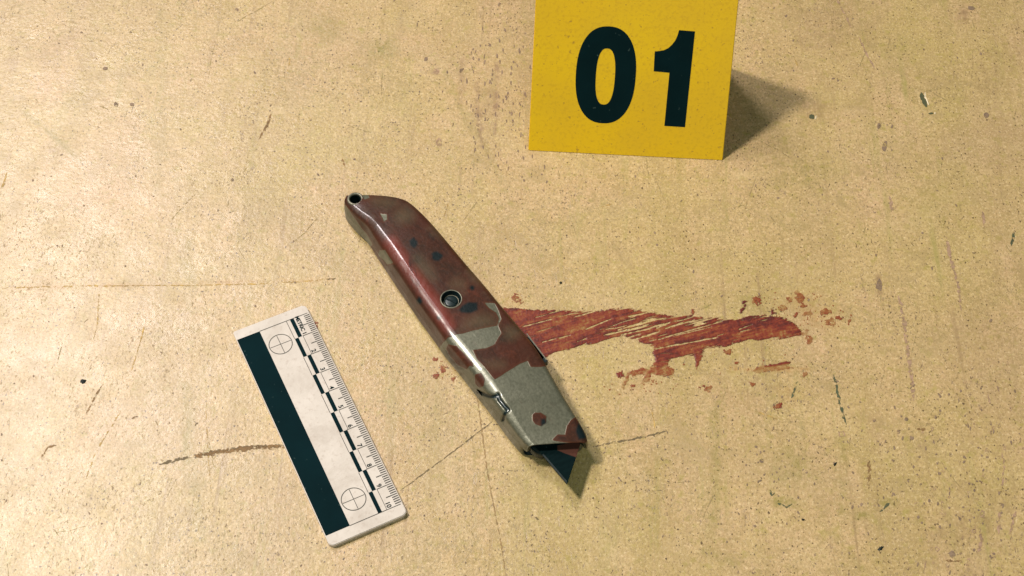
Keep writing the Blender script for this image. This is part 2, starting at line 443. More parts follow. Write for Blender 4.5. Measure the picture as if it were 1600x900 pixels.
for pts, w, m in [
    ([(248, 726), (270, 720), (292, 714.5), (320, 709), (345, 704.5), (375, 700.5), (410, 698), (446, 696.5)], 5, 'scr_dark'),
    ([(626, 766), (660, 741), (700, 712), (740, 681), (776, 654)], 2.1, 'scr_dark'),
    ([(926, 699), (950, 692.5), (985, 687), (1010, 681), (1042, 673.5)], 3.2, 'scr_dark'),
    ([(744, 612), (750, 650), (755, 690), (762, 740), (775, 810), (783, 850), (791, 905)], 2.2, 'scr_crack'),
    ([(-5, 451), (60, 448), (120, 447), (200, 446), (300, 446), (400, 443.5), (470, 440), (522, 435)], 2.2, 'scr_faint'),
    ([(1303, 585), (1309, 615), (1315, 640), (1322, 664)], 4, 'scr_teal'),
    ([(1246, 596), (1241, 611), (1236, 622)], 4, 'scr_teal'),
    ([(160, 600), (148, 622), (135, 645)], 2.4, 'scr_brown'),
    ([(190, 640), (172, 670), (150, 705), (130, 760)], 2.2, 'scr_faint'),
    ([(1404, 462), (1412, 500), (1418, 545), (1424, 590), (1428, 626)], 6, 'scr_mauve'),
    ([(1478, 370), (1486, 405), (1497, 445), (1502, 486)], 5, 'scr_mauve'),
    ([(1390, 306), (1395, 330)], 5, 'scr_mauve'), ([(1535, 330), (1538, 356)], 4, 'scr_mauve'),
    ([(1308, 0), (1318, 18), (1330, 42)], 3, 'scr_mauve'), ([(1342, 58), (1352, 80), (1367, 108)], 2.6, 'scr_mauve'),
    ([(1235, 80), (1247, 104)], 2.4, 'scr_faint'),
    ([(1586, 355), (1580, 384)], 4, 'scr_teal'),
    ([(535, 248), (538, 259)], 3.5, 'scr_brown'), ([(424, 178), (414, 202), (404, 218)], 3.5, 'scr_brown'), ([(453, 90), (449, 112)], 3, 'scr_faint'),
    ([(1357, 718), (1359, 740), (1357, 764)], 5, 'scr_brown'), ([(1432, 670), (1448, 671.5)], 3.6, 'scr_brown'),
    ([(1531, 830), (1534, 845), (1528, 862)], 5.5, 'scr_mauve'), ([(1562, 800), (1560, 835)], 5, 'scr_mauve'), ([(1588, 795), (1578, 835)], 5, 'scr_mauve'),
    ([(1478, 876), (1505, 878)], 3, 'scr_brown'), ([(1447, 875), (1444, 892)], 3, 'scr_mauve'),
    ([(203, 654), (216, 651)], 3.2, 'scr_brown'), ([(304, 665), (310, 660)], 2.4, 'scr_dark'), ([(65, 714), (76, 698), (88, 696)], 3, 'scr_brown'),
    ([(1, 300), (8, 280), (10, 270)], 4, 'scr_faint'), ([(1053, 823), (1060, 826)], 3, 'scr_dark'), ([(1040, 786), (1045, 788)], 2.5, 'scr_brown'),
    ([(1018, 640), (1022, 660), (1023, 675)], 2.6, 'scr_faint'), ([(1375, 800), (1390, 786)], 4, 'scr_teal'),
    ([(1203, 765), (1206, 774), (1211, 770)], 3, 'scr_teal'), ([(1215, 787), (1228, 792), (1238, 787)], 4, 'scr_teal'), ([(836, 808), (842, 812)], 2.6, 'scr_dark'),
    ([(1566, 708), (1569, 730), (1566, 760)], 3, 'scr_mauve'), ([(1543, 615), (1547, 630)], 3, 'scr_mauve'), ([(1557, 598), (1561, 612)], 3, 'scr_mauve'),
    ([(940, 323), (960, 317)], 2, 'scr_faint'), ([(700, 318), (694, 340)], 2, 'scr_faint'), ([(365, 330), (358, 332)], 2.5, 'scr_dark'),
    ([(510, 436), (525, 435)], 2.6, 'scr_dark'), ([(587, 438), (595, 441)], 2.6, 'scr_dark'), ([(1175, 640), (1215, 655)], 2, 'scr_faint'),
    ([(322, 640), (326, 720), (330, 770)], 1.6, 'scr_faint'), ([(228, 500), (216, 545), (205, 580)], 2, 'scr_faint'), ([(155, 455), (152, 510), (146, 530)], 2, 'scr_faint')]:
    strip(pts, w, M[m])
# hairline scratches too fine to pick apart
HV = []; HF = []
for i in range(150):
    x0 = rng.random() * 1700 - 50; y0 = rng.random() * 960 - 30
    a = (math.pi / 2 + rng.normal() * .35) if rng.random() < .6 else rng.random() * math.pi
    L = 8 + 60 * rng.random() ** 2.5; bend = rng.normal() * .12; nn = max(3, int(L / 6)); w = .45 + .5 * rng.random()
    p = np.array([x0, y0]); b = len(HV); zz = .0044 + i * .000002
    for k in range(nn + 1):
        d = np.array([math.cos(a), math.sin(a)]); nv = np.array([-d[1], d[0]]); ww = w * (.4 + .6 * math.sin(math.pi * (k + .3) / (nn + .6)))
        for q_ in (p + nv * ww, p - nv * ww): HV.append(un(q_[0], q_[1], zz))
        if k: HF.append((b + 2 * k - 2, b + 2 * k - 1, b + 2 * k + 1, b + 2 * k))
        p = p + d * L / nn + rng.normal(size=2) * .5; a += bend / nn
o = mesh('hairline_scratch', HV, HF, M['scr_hair'], floor); o['kind'] = 'stuff'
# the heavy curved scratch is a double pass: add its grey fringe
strip([(300, 713), (345, 705.5), (400, 699.5), (446, 697.5)], 8, M['scr_brown'])

def blob_mesh(name, items, mat, parent=None, z=.014, h=.02, sides=9, ring=False):
    V = []; Fc = []
    for (x, y, rx, ry, a) in items:
        b = len(V); n = sides
        ang = np.linspace(0, 2 * np.pi, n, endpoint=False)
        rr = .75 + .5 * rng.random(n)
        dx = rx * np.cos(ang) * rr; dy = ry * np.sin(ang) * rr
        ca, sa = math.cos(a), math.sin(a)
        ox = x + dx * ca - dy * sa; oy = y + dx * sa + dy * ca
        P = un(ox, oy, z)
        if ring:
            P2 = un(x + (ox - x) * .62, y + (oy - y) * .62, z)
            V += list(P) + list(P2)
            Fc += [(b + i, b + (i + 1) % n, b + n + (i + 1) % n, b + n + i) for i in range(n)]
        else:
            V += list(P) + [un(x, y, z + h)]
            Fc += [(b + i, b + (i + 1) % n, b + n) for i in range(n)]
    return mesh(name, V, Fc, mat, parent, smooth=False)
# single black crumbs of grit lying on the surface
for (x, y, rx, ry, a, lb) in [(130, 596, 5, 3.6, -.3, 'black drop left of the black and white ruler'),
                          (1376, 857, 5.5, 2.8, -.6, 'elongated black crumb among the stains far from the ruler'),
                          (1305, 725, 3.6, 2.2, -1, 'tiny tilted black crumb below the dashed scratch'),
                          (1255, 812, 3, 2, 0, 'tiny black crumb beside the olive stain'),
                          (876, 442, 2.4, 2, 0, 'tiny black dot above the blood smear near the knife')]:
    o = blob_mesh('grit_crumb', [(x, y, rx, ry, a)], M['speck'], h=.06, z=.005, sides=12)
    tag(o, lb, 'grit')
# dirt specks and rings caught in the paint
sp = []; rings = []
for i in range(210):
    x = 1500 + rng.normal() * 65; y = 760 + rng.normal() * 95
    (rings if rng.random() < .3 else sp).append((x, y, 1.0 + 1.3 * rng.random(), 1.3 + 2.6 * rng.random(), rng.normal() * .4))
for i in range(420):
    x = rng.random() * 1700 - 50; y = rng.random() * 960 - 30
    sp.append((x, y, .8 + .9 * rng.random(), 1 + 1.8 * rng.random() ** 2, rng.normal() * .8))
for i in range(120):
    sp.append((775 + rng.normal() * 40, 150 + rng.normal() * 75, .8 + .8 * rng.random(), 1.6 + 3 * rng.random(), rng.normal() * .15))
for i in range(150):
    sp.append((1180 + rng.normal() * 130, 720 + rng.normal() * 120, .8 + .8 * rng.random(), 1.2 + 1.6 * rng.random(), rng.normal() * .5))
sp += [(500, 647, 3, 3, 0), (165, 107, 4, 3, 0), (181, 163, 4, 4, 0), (206, 163, 4, 3, 0), (363, 281, 3, 2.6, 0), (370, 15, 3, 2.6, 0), (1488, 866, 5, 6, 0), (1518, 12, 5, 4, 0),
       (1541, 180, 4, 4, 0), (1374, 445, 5, 10, .1), (1416, 655, 3, 3, 0), (1366, 657, 2.6, 2.2, 0), (1180, 822, 2.6, 2, 0), (1181, 698, 2.4, 2, 0), (1190, 720, 4, 3, 0), (1041, 803, 3, 2.6, 0),
       (720, 110, 3, 3.5, .6), (666, 92, 3, 4, .6), (765, 70, 3, 3, 0), (1382, 228, 4, 9, .2), (1395, 198, 3.4, 3, 0), (1374, 196, 3, 5, .3)]
rings += [(1315, 678, 5.5, 5, 0), (681, 112, 5, 4, 0), (686, 222, 4.5, 6, 0), (1464, 858, 3.6, 3.6, 0), (1512, 878, 4, 6, .1), (1522, 830, 3.6, 3.6, 0), (1535, 802, 3.6, 5.5, 0)]
o = blob_mesh('dirt_speck', sp, M['speck_brown'], floor, z=.011, h=.004, sides=7); o['kind'] = 'stuff'
o = blob_mesh('ring_speck', rings, M['scr_mauve'], floor, z=.013, sides=12, ring=True); o['kind'] = 'stuff'
# chipped pits: flat dark olive patch, raised lip painted pale for its highlight
def pit(x, y, rx, ry, a):
    blob_mesh('chip_pit', [(x, y, rx, ry, a)], M['pit'], floor, z=.012, h=.002, sides=14)
    ca, sa = math.cos(a), math.sin(a)
    L = [(x + ca * rx * 1.5 - sa * t * ry, y + sa * rx * 1.5 + ca * t * ry) for t in (-1, -.4, .3, .9)]
    P = un([p[0] for p in L], [p[1] for p in L], 0)
    V = []; Fc = []
    for i, p in enumerate(P):
        w = .04 * (1 - abs(i - 1.5) / 3)
        V += [p + [-w, 0, .004], p + [0, 0, .02], p + [w, 0, .004]]
        if i: b = 3 * i; Fc += [(b - 3, b - 2, b + 1, b), (b - 2, b - 1, b + 2, b + 1)]
    mesh('chip_lip', V, Fc, M['chip_highlight'], floor)
M['pit'] = simple('olive_dark_pit', (.075, .080, .035), .7)
M['chip_highlight'] = simple('chip_lip_highlight', (.72, .60, .40), .5)
pit(1440, 150, 3.8, 5.5, 0); pit(1444.5, 160, 3.2, 7, -.35); pit(1455, 177, 4, 1.6, 0); pit(1268, 182, 4.5, 3.5, .3)

# ------------------------------------------------------------------ blood
DIRX, DIRY = math.cos(-.27), math.sin(-.27)
main_poly = [(776, 482), (790, 481), (807, 481), (860, 485), (894, 486), (928, 486), (949, 483), (970, 481), (991, 483), (1004, 485), (1033, 489), (1059, 493), (1085, 494), (1108, 496),
             (1147.6, 499.7), (1167, 494), (1196, 491), (1209, 494), (1235.6, 501), (1244, 508), (1253, 519), (1250, 524), (1223, 528), (1177, 531), (1145, 534),
             (1140, 540), (1121, 542), (1101, 544), (1097.5, 557), (1088, 577), (1085, 555), (1064, 557), (1045, 563), (1045, 572), (1054.7, 579), (1052, 588), (1037, 588), (1018, 584),
             (1014, 595), (1000, 602), (1008, 586), (983, 587), (979, 599), (974, 608), (971, 604), (978, 590), (979, 582), (1004, 574.6), (1014, 575.7), (1025, 565), (1020.7, 554.6), (1022, 541),
             (1006, 536), (987, 528), (957, 528), (928, 535), (907, 540), (890, 547), (869, 550), (850, 560), (820, 560), (800, 510)]
Z6 = lambda x, y: (780 + x / 4.736, 430 + y / 4.736)
Z7 = lambda x, y: (1040 + x / 4.09, 430 + y / 4.09)
streaks = [(Z6(170, 382), Z6(385, 325), 1.3), (Z6(320, 495), Z6(415, 470), 1.2), (Z6(445, 465), Z6(520, 445), 1.2), (Z6(545, 312), Z6(740, 256), 1.4), (Z6(515, 288), Z6(580, 280), 1.2),
           (Z6(640, 400), Z6(830, 322), 1.5), (Z6(580, 490), Z6(640, 470), 1.3), (Z6(770, 445), Z6(850, 425), 1.3), (Z6(880, 405), Z6(1050, 350), 1.6), (Z6(960, 305), Z6(1130, 272), 1.5),
           (Z6(1060, 355), Z6(1230, 315), 1.5), (Z6(900, 442), Z6(1130, 390), 1.8), (Z6(950, 492), Z6(1180, 420), 2.2), (Z6(870, 480), Z6(1040, 440), 1.5), (Z6(1180, 475), Z6(1326, 430), 1.5), (Z6(1160, 545), Z6(1326, 510), 1.5),
           (Z7(0, 395), Z7(360, 295), 1.5), (Z7(0, 458), Z7(320, 400), 1.6), (Z7(470, 345), Z7(550, 315), 1.1), (Z7(40, 330), Z7(180, 285), 1.3), (Z7(0, 340), Z7(110, 300), 1.3), (Z7(90, 380), Z7(290, 330), 1.0),
           (Z7(150, 430), Z7(330, 395), 1.0), (Z6(1170, 390), Z6(1260, 350), 2.4), (Z6(520, 555), Z6(640, 505), 1.2)]
def blood_field(P):
    x, y = P[:, 0], P[:, 1]
    f = sdpoly(P, main_poly)
    al = (x * DIRX + y * DIRY); ac = (-x * DIRY + y * DIRX)
    f = f + (fbm(x / 6, y / 6, 1) - .5) * 4 + (fbm(x / 2.2, y / 2.2, 2, 2) - .5) * 3
    fth = np.clip((x - 800) / 60, 0, 1) * np.clip((565 - y) / 20, 0, 1)
    f = f + (fbm(al / 30, ac / 1.3, 41, 2) - .54) * 8 * fth
    st = .6 * fbm(al / 34, ac / 1.9, 5, 3) + .4 * fbm(al / 20, ac / .9, 15, 2)
    # brushed zone where the smear thins out into strands
    zone = np.clip(1 - np.hypot((x - 1005) / 75, (y - 512) / 30), 0, 1) ** .6
    zone = np.maximum(zone, .8 * np.clip(1 - np.hypot((x - 1080) / 70, (y - 500) / 16), 0, 1) ** .6)
    zone = np.maximum(zone, .9 * np.clip(1 - np.hypot((x - 1020) / 34, (y - 517) / 16), 0, 1) ** .5)
    f = np.minimum(f, 6) - np.clip(st - (.67 - .20 * zone), 0, 1) * 110
    for a, b, w in streaks:
        f = np.minimum(f, (sdline(P, [a, b]) - w * .62 * (.35 + 1.2 * vnoise(x / 4, y / 4, 9))) * 2)
    d = .80 + .9 * (fbm(al / 26, ac / 4.5, 21) - .5) + .5 * (fbm(x / 7, y / 7, 31) - .5) + .55 * (fbm(al / 18, ac / 1.4, 51, 2) - .5) + .5 * (fbm(x / 2.4, y / 2.4, 61, 2) - .5)
    d += .28 * np.exp(-((x - 1195) / 45) ** 2 - ((y - 500) / 13) ** 2) - .28 * np.exp(-((x - 1225) / 40) ** 2 - ((y - 523) / 9) ** 2)
    d -= .50 * np.clip((y - 560) / 25, 0, 1) + .25 * np.exp(-((x - 900) / 60) ** 2 - ((y - 508) / 9) ** 2)
    d += .06 * np.exp(-(np.clip(f, 0, 9) / 1.3) ** 2)
    return f, d
def film(name, x0, x1, y0, y1, field, step=.6, hmax=.014, thick=1.):
    xs = np.arange(x0, x1, step); ys = np.arange(y0, y1, step)
    A, B = np.meshgrid(xs, ys); P = np.stack([A.ravel(), B.ravel()], 1)
    f, d = field(P)
    id_ = np.arange(A.size).reshape(A.shape); ff = f.reshape(A.shape)
    keep = ((ff[:-1, :-1] + ff[1:, :-1] + ff[:-1, 1:] + ff[1:, 1:]) > -4.0)
    q = np.stack([id_[:-1, :-1][keep], id_[1:, :-1][keep], id_[1:, 1:][keep], id_[:-1, 1:][keep]], 1)
    used = np.unique(q); mp = np.full(A.size, -1); mp[used] = np.arange(len(used))
    z = .0145 + hmax * np.clip(f[used] / 2.2, 0, 1) * np.clip(.4 + .7 * d[used], .2, 1.4)
    V = un(P[used, 0], P[used, 1], z)
    o = mesh(name, V, mp[q], M['blood'], None, smooth=True)
    attr(o, 'dens', d[used]); attr(o, 'film', f[used])
    return o
o = film('blood_smear', 772, 1272, 468, 616, blood_field, .55)
tag(o, 'long dark red brushed blood smear running out from under the knife', 'blood smear')
def small_field(poly, dens, jag=3, edge=.2):
    def f(P):
        x, y = P.T
        s = np.minimum(sdpoly(P, poly), 2) + (fbm(x / 3, y / 3, 4) - .52) * jag
        return s, dens + .6 * (fbm(x / 5, y / 5, 8) - .5) + edge * np.exp(-(np.clip(s, 0, 9) / 1.2) ** 2)
    return f
def streak_field(P):
    s_, d_ = small_field(STREAK, .12, 4)(P)
    return s_, d_ + .75 * np.clip(1.4 - sdline(P, [(1196, 571), (1212, 569.5), (1224, 567), (1235, 565)]) / 2.2, 0, 1)
STREAK = ([(1176, 580), (1184, 573), (1205, 569), (1215, 568), (1228, 564), (1236, 566), (1228, 571), (1240, 575), (1225, 577), (1200, 580), (1186, 583)])
o = film('blood_streak', 1165, 1245, 555, 590, streak_field, .5)
tag(o, 'thin orange brown blood streak lying just below the main smear', 'blood streak')
def ell(x, y, rx, ry, a=0, n=14):
    t = np.linspace(0, 2 * np.pi, n, endpoint=False); ca, sa = math.cos(a), math.sin(a)
    rr = .8 + .4 * rng.random(n)
    X = rx * np.cos(t) * rr; Y = ry * np.sin(t) * rr
    return [(x + p * ca - q * sa, y + p * sa + q * ca) for p, q in zip(X, Y)]
spots = [(1183, 470, 8, 6, -.3, .5), (1160, 482.6, 7, 2.5, -.9, .85), (1164, 472, 4, 2.6, 0, .9), (1207.5, 488, 4.5, 4.5, 0, .95), (1250, 465, 8, 7, .6, .35), (1246, 458, 3, 5, 0, .2), (1222, 481, 8, 4, 0, .25),
         (1289, 488, 10, 4, -.2, .4), (1297, 503, 7, 6, -1, .25), (1261, 490, 9, 3.4, -.4, .3), (1264, 531, 6, 6, 0, .3), (1258, 520, 6, 4, 0, .15), (1310, 497, 5, 2.6, 0, .6), (1216, 634, 7, 4, -.3, .55),
         (1096, 604, 5, 2.4, -.4, .6), (1107, 608, 7, 3, -.4, .4), (1138, 550, 7, 3, .2, .5), (968, 585, 5, 5, 0, .7), (805, 463, 5, 5, 0, .35), (812, 471, 5, 2.4, .3, .35), (1256, 478, 5, 3, 0, .4),
         (692, 576, 5, 5, .6, .35), (681, 587, 5, 2.6, 0, .5), (709, 592, 3, 2.6, 0, .4), (680, 561, 3, 3, 0, .4), (495, 507, 3.4, 4, 0, .45), (1083, 487, 4, 3, 0, .5), (1234, 469, 3, 3, 0, .3), (1328, 499, 3, 7, .2, .35),
         (1243, 492, 3, 4, .3, .45), (1176, 600, 3, 3, 0, .3), (1152, 567, 4, 2, 0, .4), (1258, 585, 4, 3, 0, .4), (988, 604, 3, 3, 0, .4), (1021, 594, 4, 3, .3, .2)]
lab = {0: 'ragged brown blood blot above the right half of the smear', 3: 'round dark blood dot touching the upper edge of the smear', 4: 'branching orange blood fleck above the end of the smear',
       7: 'flat orange blood fleck farthest out beyond the smear end', 10: 'faint orange blood drop just past the tip of the smear', 13: 'lone rust red blood drop well below the orange streak',
       16: 'dark blood fleck tucked against the lower edge of the smear', 17: 'round brown blood dot beside the drip of the smear', 21: 'tan blood splash between knife flank and ruler', 25: 'reddish spot against the numbered edge of the ruler'}
for i, (x, y, rx, ry, a, d) in enumerate(spots):
    o = film('blood_spot', x - rx * 2 - 3, x + rx * 2 + 3, y - ry * 2 - rx - 3, y + ry * 2 + rx + 3, small_field(ell(x, y, rx, ry, a), d - .05, 10, .3), .5, .010)
    if x < 720: gl = ('tiny dried blood fleck on the surface between knife and ruler', 'blood flecks between knife and ruler')
    elif x < 830: gl = ('tan blood fleck on the surface between knife handle and marker', 'blood flecks between knife and marker')
    elif y < 512 and x > 1215: gl = ('small orange blood fleck in the scatter past the tip of the smear', 'blood flecks past the tip of the smear')
    elif y < 512: gl = ('small dark blood fleck just above the right half of the smear', 'blood flecks above the smear')
    elif x > 1245: gl = ('small blood fleck below and past the tip of the smear', 'blood flecks below the tip of the smear')
    elif x < 1030: gl = ('tiny blood fleck hanging under the dripping lower edge of the smear', 'blood flecks under the drip')
    else: gl = ('small blood fleck between the smear and the thin orange streak', 'blood flecks around the orange streak')
    tag(o, lab.get(i, gl[0]), 'blood spot', gl[1])

mist = [(1255 + rng.normal() * 38, 482 + rng.normal() * 17, .6 + 1.2 * rng.random() ** 2, .5 + .9 * rng.random(), rng.normal()) for _ in range(70)]
mist += [(1020 + rng.normal() * 40, 594 + rng.normal() * 12, .6 + 1.2 * rng.random() ** 2, .5 + .9 * rng.random(), rng.normal()) for _ in range(34)]
mist += [(1140 + rng.normal() * 60, 562 + rng.normal() * 20, .5 + 1.0 * rng.random() ** 2, .5 + .7 * rng.random(), rng.normal()) for _ in range(40)]
mist += [(806 + rng.normal() * 9, 467 + rng.normal() * 5, .6 + .8 * rng.random(), .5 + .7 * rng.random(), rng.normal()) for _ in range(14)]
mist += [(692 + rng.normal() * 14, 578 + rng.normal() * 10, .5 + .8 * rng.random(), .5 + .7 * rng.random(), rng.normal()) for _ in range(18)]
o = blob_mesh('blood_mist', mist, M['blood'], None, z=.0142, h=.004, sides=8)
attr(o, 'dens', rng.random(len(o.data.vertices)) * .25 + .3); attr(o, 'film', np.full(len(o.data.vertices), 1.5))
tag(o, 'fine mist of pinhead blood specks around the smear and knife', 'blood specks', kind='stuff')
# ------------------------------------------------------------------ numbered marker tent
A0 = un(825.5, 235.5); B0 = un(1129, 251)
EX = (B0 - A0) / np.linalg.norm(B0 - A0); NN = np.array([-EX[1], EX[0], 0.]); ZZ = np.array([0, 0, 1.])
TW = np.linalg.norm(B0 - A0); LEAN = math.radians(56.5); LS = 8.45
UPF = NN * math.cos(LEAN) + ZZ * math.sin(LEAN); NF = -NN * math.sin(LEAN) + ZZ * math.cos(LEAN)
root = empty('evidence_marker', tuple((A0 + B0) / 2 + NN * LS * math.cos(LEAN)), math.atan2(EX[1], EX[0]))
tag(root, 'bright yellow folded plastic tent marker printed with a black 01', 'marker')
th = .16
HH = LS * math.sin(LEAN)
def tent_panel(name, foot):
    """one leaf of the folded sheet; local y = depth (fold at 0), foot = where it stands"""
    sg = 1 if foot < 0 else -1
    d = np.array([0 - foot, HH]); L = np.hypot(*d); d /= L
    nin = np.array([d[1], -d[0]]) * sg                       # towards the inside of the tent
    a0 = np.array([foot, 0.]) + nin * th; a0 = a0 - d * (a0[1] / d[1])
    a1 = np.array([foot, 0.]) + nin * th; a1 = a1 + d * ((0 - a1[0]) / d[0])
    prof = [np.array([foot, 0.]), np.array([0., HH]), a1, a0]
    bm = bmesh.new(); rows = []
    for x in (-TW / 2, TW / 2):
        rows.append([bm.verts.new((x * CM, p[0] * CM, p[1] * CM)) for p in prof])
    for i in range(4):
        j = (i + 1) % 4
        bm.faces.new((rows[0][i], rows[0][j], rows[1][j], rows[1][i]))
    bm.faces.new(rows[0]); bm.faces.new(rows[1][::-1])
    bmesh.ops.recalc_face_normals(bm, faces=bm.faces)
    sharp = [e for e in bm.edges if max(abs(v.co.y) for v in e.verts) > .1 * CM]
    bmesh.ops.bevel(bm, geom=sharp, offset=.03 * CM, segments=2, affect='EDGES')
    return from_bm(name, bm, M['yellow'], root)
tent_panel('front_panel', -LS * math.cos(LEAN)); tent_panel('back_panel', 1.35)
def to_face(x, y):
    """photo pixel on the front face -> (lateral, up-slope) cm"""
    d = FW + RT * ((x - 800) / F) - UP * ((y - 450) / F)
    k = ((A0 - CP) @ NF) / (d @ NF); p = CP + d * k - A0
    return np.array([p @ EX, p @ UPF])
def face_pt(uv, off):
    w = A0 + EX * uv[0] + UPF * uv[1] + NF * off
    q = w - np.array([root.location[0], root.location[1], 0]) / CM
    return np.array([q @ EX, q @ NN, q[2]])
def digit(loops):
    """flat printed figure: outer loop (+ inner loop of the same length)"""
    V = [face_pt(p, .006) for l in loops for p in l]
    if len(loops) == 2:
        n = len(loops[0]); Fc = [(i, (i + 1) % n, n + (i + 1) % n, n + i) for i in range(n)]
    else:
        Fc = [tuple(range(len(V)))]
    return mesh('digit', V, Fc, M['ink'], root)
Z8 = lambda x, y: to_face(800 + x / 3, y / 3)
def sup(l, r, t, b, n=2.35, N=72):
    l, r, t, b = (Z8(*p) for p in (l, r, t, b))
    cu = (l[0] + r[0]) / 2; cv = (t[1] + b[1]) / 2; ru = (r[0] - l[0]) / 2; rv = (t[1] - b[1]) / 2
    skew = 0
    out = []
    for a in np.linspace(0, 2 * np.pi, N, endpoint=False):
        c, s = math.cos(a), math.sin(a)
        out.append((cu + ru * math.copysign(abs(c) ** (2 / n), c), cv + rv * math.copysign(abs(s) ** (2 / n), s)))
    return out
d0 = digit([sup((298, 365), (582, 335), (447, 123), (430, 578)), sup((392, 372), (484, 335), (442, 227), (432, 490), 2.5)])
d0['label'] = 'black printed figure 0'
d1 = digit([[Z8(*p) for p in [(783, 141), (858, 147), (811, 596), (714, 590), (738, 341), (664, 334), (669, 241), (690, 239), (712, 235), (733, 225), (750, 209), (765, 190), (775, 168)]]])
d1['label'] = 'black printed figure 1'
bpy.context.view_layer.update()

# ------------------------------------------------------------------ ruler
RTH = .4781; RH = .22
O0 = np.array([-11.6141, 33.6757 - OY, 0])
O0 = CP + (O0 - CP) * (HC - RH) / HC; K = (HC - RH) / HC          # the printed face lies 2 mm above the ground
ruler = empty('forensic_ruler', (O0[0], O0[1], 0), RTH)
tag(ruler, 'small white plastic ruler with a wide black band and checked centimetre scale', 'ruler')
# local: +x = across (u), -y = along (t)
def R(u, t, z=RH): return (u * K, -t * K, z)
W = 3.305; T0, T1 = -.47, 10.50
def rounded(x0, x1, y0, y1, rads, n=6):
    pts = []
    for (cx, cy, sx, sy, r, a0) in ((x0, y0, 1, 1, rads[0], 180), (x1, y0, -1, 1, rads[1], 270), (x1, y1, -1, -1, rads[2], 0), (x0, y1, 1, -1, rads[3], 90)):
        for i in range(n + 1):
            a = math.radians(a0 + 90 * i / n)
            pts.append((cx + sx * r + r * math.cos(a), cy + sy * r + r * math.sin(a)))
    return pts
bm = bmesh.new()
out = rounded(0, W, T0, T1, (.12, .22, .22, .22))
top = [bm.verts.new(Vector(R(u, t, RH)) * CM) for u, t in out]
bot = [bm.verts.new(Vector(R(u, t, .002)) * CM) for u, t in out]
n = len(out)
bm.faces.new(top); bm.faces.new(bot[::-1])
for i in range(n): bm.faces.new((top[i], top[(i + 1) % n], bot[(i + 1) % n], bot[i]))
bmesh.ops.recalc_face_normals(bm, faces=bm.faces)
bmesh.ops.bevel(bm, geom=[e for e in bm.edges if e.calc_face_angle(0) > 1 and min(v.co.z for v in e.verts) > .1 * CM], offset=.025 * CM, segments=2, affect='EDGES')
from_bm('ruler_body', bm, M['white'], ruler)
PZ = RH + .006
def rect(name, u0, u1, t0, t1, mat, z=PZ):
    return mesh(name, [R(u0, t0, z), R(u1, t0, z), R(u1, t1, z), R(u0, t1, z)], [(3, 2, 1, 0)], mat, ruler)
def quads(name, rects, mat, z=PZ):
    V = []; Fc = []
    for (u0, u1, t0, t1) in rects:
        b = len(V); V += [R(u0, t0, z), R(u1, t0, z), R(u1, t1, z), R(u0, t1, z)]; Fc.append((b + 3, b + 2, b + 1, b))
    return mesh(name, V, Fc, mat, ruler)
rect('black_band', .03, 1.043, 0, 10, M['ink'])
cL, cM, cR = 2.255, 2.418, 2.585
for i in range(10):
    if i % 2 == 0: rect('scale_check', cM, cR, i, i + 1, M['ink'])
    else: rect('scale_check', cL, cM, i, i + 1, M['ink'])
g = .016
lines = [(1.045, 3.22, -g, g), (1.045, 3.22, 10 - g, 10 + g)]
for l_ in lines: quads('border_line', [l_], M['line'])
fr = []
for i in range(10):
    if i % 2 == 0: fr += [(cL - g, cL + g * .6, i + .02, i + .98)]
    else: fr += [(cR + .03, cR + .03 + g * 1.4, i + .02, i + .98)]
quads('check_outline', fr, M['line'])
tk = []
for i in range(1, 100):
    t = i / 10; w = .019
    if i % 10 == 0: tk.append((cR + (.03 if (i // 10) % 2 else .0), 3.27, t - w * .8, t + w * .8))
    elif i % 5 == 0: tk.append((2.80, 3.27, t - w, t + w))
    else: tk.append((3.02, 3.27, t - w * 1.15, t + w * 1.15))
o = quads('tick_mark', tk, M['line'], PZ + .003); o['kind'] = 'stuff'
def target(u, t, rad):
    V = []; Fc = []; n = 48
    for i in range(n):
        a = 2 * math.pi * i / n
        for r in (rad - .017, rad + .017): V.append(R(u + r * math.cos(a), t + r * math.sin(a), PZ))
    for i in range(n):
        j = (i + 1) % n; Fc.append((2 * i, 2 * i + 1, 2 * j + 1, 2 * j))
    h = .013
    for (u0, u1, t0, t1) in ((u - rad + .03, u + rad - .03, t - h, t + h), (u - h, u + h, t - rad + .03, t - h), (u - h, u + h, t + h, t + rad - .03)):
        b = len(V); V += [R(u0, t0, PZ), R(u1, t0, PZ), R(u1, t1, PZ), R(u0, t1, PZ)]; Fc.append((b + 3, b + 2, b + 1, b))
    return mesh('target_circle', V, Fc, M['line'], ruler)
target(1.62, .985, .49); target(1.62, 9.0, .49)
def text(s, u, t, size, name='numeral', align='RIGHT', bold=.0):
    cu = bpy.data.curves.new('txt', 'FONT'); cu.body = s; cu.size = size * CM; cu.align_x = align; cu.align_y = 'CENTER'; cu.offset = bold * CM
    tmp = bpy.data.objects.new('txt', cu); COL.objects.link(tmp)
    dg = bpy.context.evaluated_depsgraph_get(); dg.update()
    me = bpy.data.meshes.new_from_object(tmp.evaluated_get(dg))
    bpy.data.objects.remove(tmp)
    me.name = name
    # text x runs along +t (local -y), text y points to +u (local +x)
    me.transform(Matrix.Translation(Vector(R(u, t, PZ + .004)) * CM) @ Matrix.Rotation(-math.pi / 2, 4, 'Z'))
    me.materials.clear(); me.materials.append(M['ink'])
    o = bpy.data.objects.new(name, me); COL.objects.link(o); o.parent = ruler
    return o
for i in range(2, 11): text(str(i), 2.755, i - .05, .27, bold=.006)
text('METRIC 1', 2.73, .96, .235, 'metric_lettering', bold=.008)

